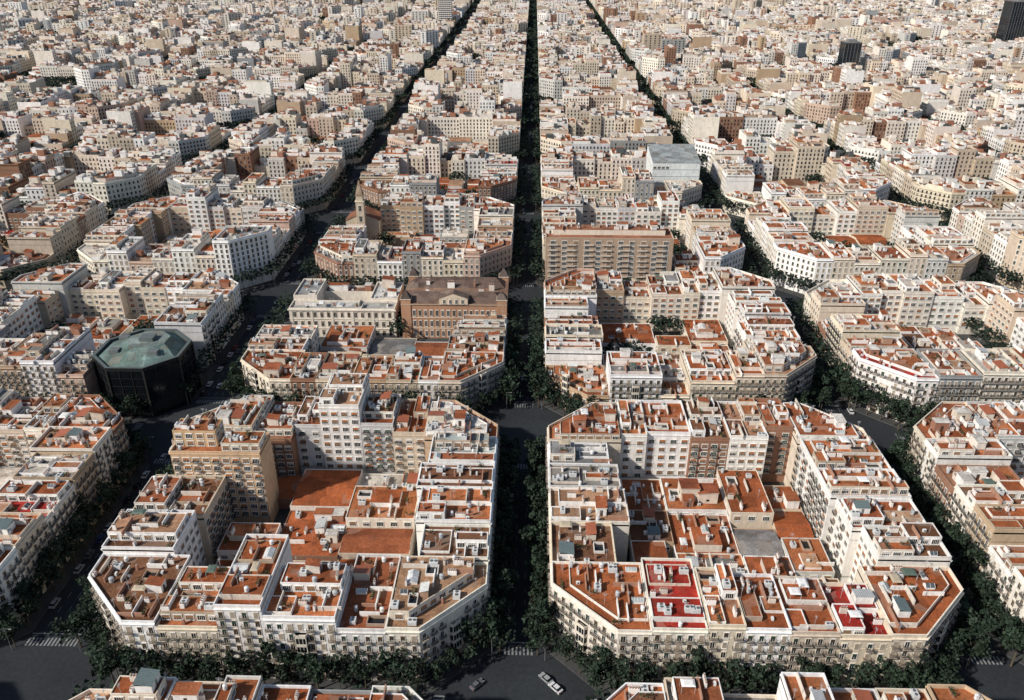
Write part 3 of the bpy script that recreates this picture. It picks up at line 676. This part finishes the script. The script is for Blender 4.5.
def white_block():
    cx, cy = 104, 606; root = thing('modern_white_block', 'large plain grey-white block with a sloping grey roof right of the avenue', 'building', (cx, cy, .12))
    w, d, H = 17, 18, 33; c = (.68, .71, .70); m = MB(); P = rect(-w, -d, w, d); m.walls(P, 0, H, c); m.poly([(w, -d, H), (w, d, H), (w, d, H+5)], c); m.poly([(-w, d, H), (-w, -d, H), (-w, d, H+5)], c); m.poly([(w, d, H), (-w, d, H), (-w, d, H+5), (w, d, H+5)], c); m.build('wall', root)
    m = MB(); m.poly([(-w-.3, -d-.3, H), (w+.3, -d-.3, H), (w+.3, d, H+5.05), (-w-.3, d, H+5.05)], (.30, .33, .33), ROOF); m.build('roof', root)
    for k in range(5): m = MB(); m.box(-w-.2, -d-.2, 8+k*5, w+.2, -d-.005, 8.25+k*5, (.4, .45, .47)); m.build('panel_joint', root)
    put_row(root, (-w, -d), (w, -d), 3, 9, LIB['wide_window'][:1]); put_row(root, (-w, d), (-w, -d), 28, 9, LIB['wide_window'][:1]); put_row(root, (-w, -d), (-w+12, -d), 28.5, 4, LIB['wide_window'][:1])
white_block()
def tower(x, y, w, d, h, lab, gc=(.015, .02, .026), bc=(.04, .045, .05), hb=.2):
    root = thing('office_tower', lab, 'tower', (x, y, .1)); m = MB(); P = rect(-w/2, -d/2, w/2, d/2); m.walls(P, 0, h, gc, GLASS); m.build('wall', root)
    n = int(h/3.6)
    for k in range(1, n): m = MB(); m.prism(offset(P, .2), k*3.6-hb, k*3.6+hb, bc, METAL, bottom=True); m.build('floor_band', root)
    for k in range(int(w/4)+1): m = MB(); x_ = -w/2+k*w/int(w/4); m.box(x_-.25, -d/2-.4, 0, x_+.25, -d/2-.21, h, (.16, .17, .18), METAL); m.build('mullion', root)
    m = MB(); m.prism(offset(P, .25), h, h+1.5, bc, METAL, (.2, .2, .2), ROOF, True); m.box(-w/4, -d/4, h+1.5, w/4, d/4, h+5, (.2, .2, .2), METAL); m.build('roof', root)
tower(783, 1440, 46, 30, 74, 'tall black glass office tower at the top right edge of the view')
tower(429, 1185, 22, 20, 42, 'smaller dark glass tower standing among white buildings, upper right')
tower(-170, 1700, 24, 20, 66, 'tall white banded tower at the top edge left of the avenue', (.05, .05, .055), (.75, .72, .68), .95)

# ------------------------------------------------------------------ ground, pavements, markings
g = MB(); g.poly([(-4500, -500, 0), (4500, -500, 0), (4500, 7000, 0), (-4500, 7000, 0)], (.026, .031, .036), ROAD); structure(g.build('ground'), 'dark asphalt ground carrying every street')
pv = MB()
for c, r in blocks:
    x0, x1 = colx(c); y0, y1 = rowy(r); k = CUT
    O = [(x0, y0+k), (x0+k, y0), (x1-k, y0), (x1, y0+k), (x1, y1-k), (x1-k, y1), (x0+k, y1), (x0, y1-k)]
    P = offset(O, 4.6); pv.walls(P, 0, .13, (.15, .15, .145), PAVE); pv.poly([(a, b, .13) for a, b in P], (.062, .064, .064), PAVE)
structure(pv.build('pavement'), 'grey stone pavements around the chamfered blocks')
mk = MB(); WP = (.24, .25, .255)
def mark(x0, y0, x1, y1): mk.poly([(x0, y0, .006), (x1, y0, .006), (x1, y1, .006), (x0, y1, .006)], WP, PAVE)
def street_x(s): return -2.3+133*s if s >= 0 else (-138.2-133*(-s-1))
for s in range(-3, 4):
    X = street_x(s); lanes = (-1.6, 1.6) if s != -1 else (-4.6, -1.5, 1.6, 4.7)
    hw = 4.6 if s != -1 else 8
    for r in range(-1, 6):
        y0, y1 = rowy(r); ya = y0+CUT; yb = y1-CUT
        y = ya
        while y < yb:
            for q in lanes: mark(X+q-.08, y, X+q+.08, y+2.5)
            y += 6
        if r < 4:
            for yy in (ya-7, yb+3.5):
                n = int(2*hw/1.1)
                for i in range(n): mark(X-hw+.4+i*1.1, yy, X-hw+.9+i*1.1, yy+3)
            mark(X-hw+.3, ya-2.6, X+hw-.3, ya-2.2)
for r in range(-1, 4):
    Y = 150+133*(r+1)-.2
    for c in range(-3, 4):
        x0, x1 = colx(c)
        for xx in (x0+CUT-7, x1-CUT+3.5):
            for i in range(8): mark(xx, Y-4.4+i*1.1, xx+3, Y-3.9+i*1.1)
        x = x0+CUT
        while x < x1-CUT: mark(x, Y-.08, x+2.5, Y+.08); x += 6
structure(mk.build('road_markings'), 'white lane dashes and zebra crossings painted on the streets')

# ------------------------------------------------------------------ trees
def crown_mb(rg, R0, lobes=17, per=32, sz=.47):
    m = MB()
    for i in range(lobes):
        a = rg.uniform(0, 6.28); rr = rg.uniform(.15, .88)*R0; z = rg.uniform(4.6, 11.2); rr *= 1-.3*abs(z-7.3)/3.9; lx, ly = rr*math.cos(a), rr*math.sin(a); lr = rg.uniform(.9, 1.65)
        base = vary((.030, .047, .031), .45, rg)
        for k in range(per):
            th = rg.uniform(0, 6.28); ph = math.acos(rg.uniform(-.7, 1)); s = lr*rg.uniform(.6, 1.15)
            x = lx+s*math.sin(ph)*math.cos(th); y = ly+s*math.sin(ph)*math.sin(th); zz = z+s*.8*math.cos(ph)
            u = Vector((rg.gauss(0, 1), rg.gauss(0, 1), rg.gauss(0, .6))).normalized()*sz*rg.uniform(.6, 1.3); v = u.cross(Vector((rg.gauss(0, 1), rg.gauss(0, 1), rg.gauss(0, 1)))).normalized()*sz*rg.uniform(.5, 1)
            m.poly([(x-u.x, y-u.y, zz-u.z), (x+v.x, y+v.y, zz+v.z), (x+u.x, y+u.y, zz+u.z), (x-v.x, y-v.y, zz-v.z)], vary(base, .25, rg), LEAF)
    return m
def trunk_mb(rg):
    m = MB(); bk = (.09, .07, .05); m.cyl(0, 0, .22, 0, 4.6, 7, bk, WALL, .15)
    for i in range(4):
        a = i*1.57+rg.uniform(-.4, .4); e = (1.5*math.cos(a), 1.5*math.sin(a)); A = ngon(0, 0, .11, 4); B = ngon(e[0], e[1], .05, 4); m.frustum(A, B, 3.9, 7.2, bk)
    return m
TR = [(trunk_mb(random.Random(i)).mesh('trunk'), crown_mb(random.Random(50+i), 4.2+.25*i).mesh('crown')) for i in range(5)]
tl = []
SN = {0: 'central avenue', -1: 'left street', 1: 'right street', -2: 'outer left street', 2: 'outer right street', -3: 'far left street', 3: 'far right street'}
for s in range(-10, 11):
    X = street_x(s); hw = 5.8 if s != -1 else 9.6
    for r in range(-1, 18):
        y0, y1 = rowy(r)
        for sd in (-1, 1):
            i = 0; y = y0+CUT-7; step = 6.0 if s in (0, 1) else 7.0
            while y < y1-CUT+8:
                if inframe(X+sd*hw, y, 5, 30): tl.append((X+sd*hw+R.uniform(-.6, .6), y+R.uniform(-.8, .8), s, r, sd, i, 'y'))
                y += step; i += 1
for r in range(-1, 9):
    Y = 150-.2+133*(r+1)
    for c in range(-6, 6):
        x0, x1 = colx(c)
        for sd in (-1, 1):
            i = 0; x = x0+CUT-5
            while x < x1-CUT+6:
                if inframe(x, Y+sd*6.0, 5, 20): tl.append((x+R.uniform(-.8, .8), Y+sd*6.0-(1.2 if r == -1 and sd > 0 else 0)+R.uniform(-.4, .4), c, r, sd, i, 'x'))
                x += 7.0; i += 1
for c, r in blocks:
    if r > 9: continue
    x0, x1 = colx(c); y0, y1 = rowy(r)
    for q, (ax, ay, bx, by) in enumerate(((x0, y0+CUT, x0+CUT, y0), (x1-CUT, y0, x1, y0+CUT), (x1, y1-CUT, x1-CUT, y1), (x0+CUT, y1, x0, y1-CUT))):
        L = math.hypot(bx-ax, by-ay); nx, ny = (by-ay)/L, -(bx-ax)/L
        for i in range(4):
            t = (i+.5)/4; x = ax+(bx-ax)*t+nx*3.8; y = ay+(by-ay)*t+ny*3.8
            if inframe(x, y, 6, 5): tl.append((x+R.uniform(-.4, .4), y+R.uniform(-.4, .4), c, r, q, i, 'c'))
for l in gardens:
    a, b, c_, d_ = l['garden']
    if 'park' in l:
        for i in range(70): tl.append((R.uniform(a, c_), R.uniform(b, d_), l['c'], l['r'], 0, 0, 'g'))
    elif l['cy'] < 1300:
        for i in range(5 if l['cy'] < 900 else 3):
            if d_-b > 6: tl.append((R.uniform(a+2, c_-2), R.uniform(b+2, d_-2), l['c'], l['r'], l['i']*4+l['j'], i, 'g'))
for i in range(8): tl.append((-65.6+R.uniform(-1, .8), 362+i*4.8, -1, 1, 16, i, 'g'))
tl.sort(key=lambda t: t[1]**2+t[0]**2)
def tree_label(t):
    x, y, s, r, sd, i, k = t; sdn = 'left' if sd < 0 else 'right'; rn = ROWN[min(r+1, 7)]
    if k == 'y': return f"{ORD[min(i,19)]} street tree from front, {sdn} kerb of {SN.get(s,'outer street')}, beside {rn} blocks"
    if k == 'x': return f"{ORD[min(i,19)]} street tree from left, {'near' if sd<0 else 'far'} kerb behind {rn} block {colname(s)}"
    if k == 'c': return f"{ORD[i]} street tree along {['front-left','front-right','rear-right','rear-left'][sd]} corner of {rn} block {colname(s)}"
    return f"{ORD[i]} courtyard tree in garden plot {ORD[sd]} of {rn} block {colname(s)}"
ft = MB(); cnt = 0
for t in tl:
    x, y = t[0], t[1]; vis_ = inframe(x, y, 7, 0)
    if cnt < 295 and vis_ and y < 700:
        cnt += 1; k = R.randrange(5); sc = R.uniform(.85, 1.2)*(1.12 if t[6] == 'y' and t[2] in (0, 1) else 1)
        if t[6] in 'gc': sc *= .88
        root = thing('street_tree' if t[6] != 'g' else 'courtyard_tree', tree_label(t), 'tree', (x, y, .12), 'dark green trees lining the streets' if t[6] != 'g' else 'trees in the block courtyards', R.uniform(0, 6.28))
        root.scale = (sc, sc, sc*R.uniform(.95, 1.2)); inst('trunk', TR[k][0], root); inst('crown', TR[k][1], root)
    else:
        big = t[6] == 'y' and t[2] in (-1, 0, 1)
        n = 56 if y < 700 else (38 if y < 1100 else 22); q = .9 if y < 700 else (1.3 if y < 1100 else 1.9)
        ft.cyl(x, y, .2, 0, 5, 4, (.09, .07, .05), WALL, .12)
        for j in range(n):
            a = R.uniform(0, 6.28); rr = (5.0 if big else 4.4)*math.sqrt(R.random()); z = (9.6 if big else 8.2)+R.uniform(-3, 4.6)*(1-rr/7); px_, py_ = x+rr*math.cos(a), y+rr*math.sin(a)
            u = Vector((R.gauss(0, 1), R.gauss(0, 1), R.gauss(0, .5))).normalized()*q; v = u.cross(Vector((R.gauss(0, .6), R.gauss(0, .6), 1))).normalized()*q*.8
            ft.poly([(px_-u.x, py_-u.y, z-u.z), (px_+v.x, py_+v.y, z+v.z), (px_+u.x, py_+u.y, z+u.z), (px_-v.x, py_-v.y, z-v.z)], vary((.023, .037, .026), .4), LEAF)
o = ft.build('distant_trees'); o['kind'] = 'stuff'; o['label'] = 'dark green rows of trees filling the farther streets'; o['category'] = 'trees'

# ------------------------------------------------------------------ cars
def car_meshes(col):
    b = MB(); prof = [(-2.15, .3), (2.1, .3), (2.15, .62), (2.0, .82), (1.0, .95), (-1.75, 1.0), (-2.1, .9), (-2.2, .6)]
    for sx in (-1, 1):
        f = [(sx*.86, y, z) for y, z in prof]; b.poly(f if sx > 0 else f[::-1], col, PAINT)
    n = len(prof)
    for i in range(n):
        a, c = prof[i], prof[(i+1) % n]; b.poly([(-.86, a[0], a[1]), (-.86, c[0], c[1]), (.86, c[0], c[1]), (.86, a[0], a[1])], col, PAINT)
    g_ = MB(); g_.frustum(rect(-.82, -1.75, .82, 1.0), rect(-.62, -1.15, .62, .3), .96, 1.42, GL, GLASS, False)
    r_ = MB(); r_.prism(rect(-.63, -1.17, .63, .32), 1.41, 1.47, col, PAINT, bottom=True)
    return b.mesh('body'), g_.mesh('windows'), r_.mesh('car_roof')
wh = MB()
for sx in (-1, 1): wh.poly([(sx*.11, .33*math.cos(a*.524), .33+.33*math.sin(a*.524)) for a in (range(12) if sx > 0 else range(11, -1, -1))], (.12, .12, .12), METAL)
for a in range(12):
    c0, s0, c1, s1 = math.cos(a*.524), math.sin(a*.524), math.cos((a+1)*.524), math.sin((a+1)*.524); wh.poly([(-.11, .33*c0, .33+.33*s0), (.11, .33*c0, .33+.33*s0), (.11, .33*c1, .33+.33*s1), (-.11, .33*c1, .33+.33*s1)], (.02, .02, .02), METAL)
WHL = wh.mesh('wheel'); q_ = MB(); q_.box(-.2, -.03, -.07, .2, .03, .07, (.75, .75, .7), PAINT, bottom=True); HL = q_.mesh('headlight'); q_ = MB(); q_.box(-.2, -.03, -.08, .2, .03, .08, (.35, .02, .02), PAINT, bottom=True); TLM = q_.mesh('tail_light')
CC = {'white': (.6, .61, .62), 'black': (.015, .015, .018), 'silver': (.3, .31, .32), 'red': (.25, .03, .03), 'blue': (.03, .06, .15), 'grey': (.11, .12, .13)}
CM = {k: car_meshes(v) for k, v in CC.items()}
def car(x, y, colr, lab, rz=0):
    root = thing('car', lab, 'car', (x, y, .01), 'cars on the streets', rz); b, g_, r_ = CM[colr]
    inst('body', b, root); inst('windows', g_, root); inst('car_roof', r_, root)
    for sx in (-.78, .78):
        for sy in (-1.35, 1.3): inst('wheel', WHL, root, (sx, sy, 0))
    for sx in (-.6, .6): inst('headlight', HL, root, (sx, 2.13, .68)); inst('tail_light', TLM, root, (sx, -2.18, .72))
CK = ['white', 'white', 'black', 'silver', 'grey', 'red', 'blue', 'black']
car(-3.6, 329, 'white', 'white car driving alone along the avenue beside the third-row blocks')
car(8.0, 156.5, 'white', 'white car parked on the corner right of the avenue at the bottom crossing', .75)
car(5.4, 159.5, 'silver', 'silver car parked beside the white one at the bottom crossing', .75)
car(-13.5, 157, 'grey', 'grey car parked on the corner left of the avenue at the bottom crossing', -.75)
car(137.5, 303, 'white', 'white car on the right street just past the third-row crossing')
rg = random.Random(77)
for s, hw in ((0, 3.9), (-1, 7.0), (1, 3.9)):
    for r in range(0, 4):
        y0, y1 = rowy(r)
        for sd in (-1, 1):
            i = 0; y = y0+18
            while y < y1-18:
                if rg.random() < (.55 if s == -1 else .3) and inframe(street_x(s)+sd*hw, y, 1, -3):
                    ck = rg.choice(CK); car(street_x(s)+sd*hw, y, ck, f"{ck} parked car, {ORD[i]} from front on {'left' if sd<0 else 'right'} side of {SN[s]}, {ROWN[r+1]} blocks", 0); i += 1
                y += rg.uniform(5.6, 9)
for i, (x, y, ck) in enumerate([(-140, 205, 'white'), (-136.5, 228, 'black'), (-143, 262, 'silver'), (-136, 285, 'white'), (-140, 318, 'white'), (-143, 352, 'grey'), (-136.6, 371, 'white'), (-140, 410, 'white'), (-136.6, 446, 'black'), (-143, 470, 'white')]):
    car(x, y, ck, f"{ck} moving car, {ORD[i]} from front in the middle lanes of the left street")

# ------------------------------------------------------------------ street lamps
lm = MB(); lm.cyl(0, 0, .1, 0, 8.5, 6, (.2, .21, .21), METAL, .06); lm.box(-.04, -.04, 8.42, 1.6, .04, 8.5, (.2, .21, .21), METAL, bottom=True); LP = lm.mesh('pole')
lh = MB(); lh.prism([(1.3, -.16), (2.1, -.12), (2.1, .12), (1.3, .16)], 8.3, 8.44, (.35, .36, .36), METAL, bottom=True); LH = lh.mesh('lamp_head')
for s in (-1, 1, 0):
    for r in range(0, 3):
        y0, y1 = rowy(r)
        for k, y in enumerate((y0+8, y1-8)):
            for sd in (-1, 1):
                x = street_x(s)+sd*(7.5 if s != -1 else 10)
                if not inframe(x, y, 4, -4): continue
                root = thing('street_lamp', f"grey street lamp, {'left' if sd<0 else 'right'} kerb of {SN[s]}, {'front' if k==0 else 'rear'} end of {ROWN[r+1]} blocks", 'lamp', (x, y, .12), 'street lamps at the crossings', 0 if sd < 0 else math.pi)
                inst('pole', LP, root); inst('lamp_head', LH, root)
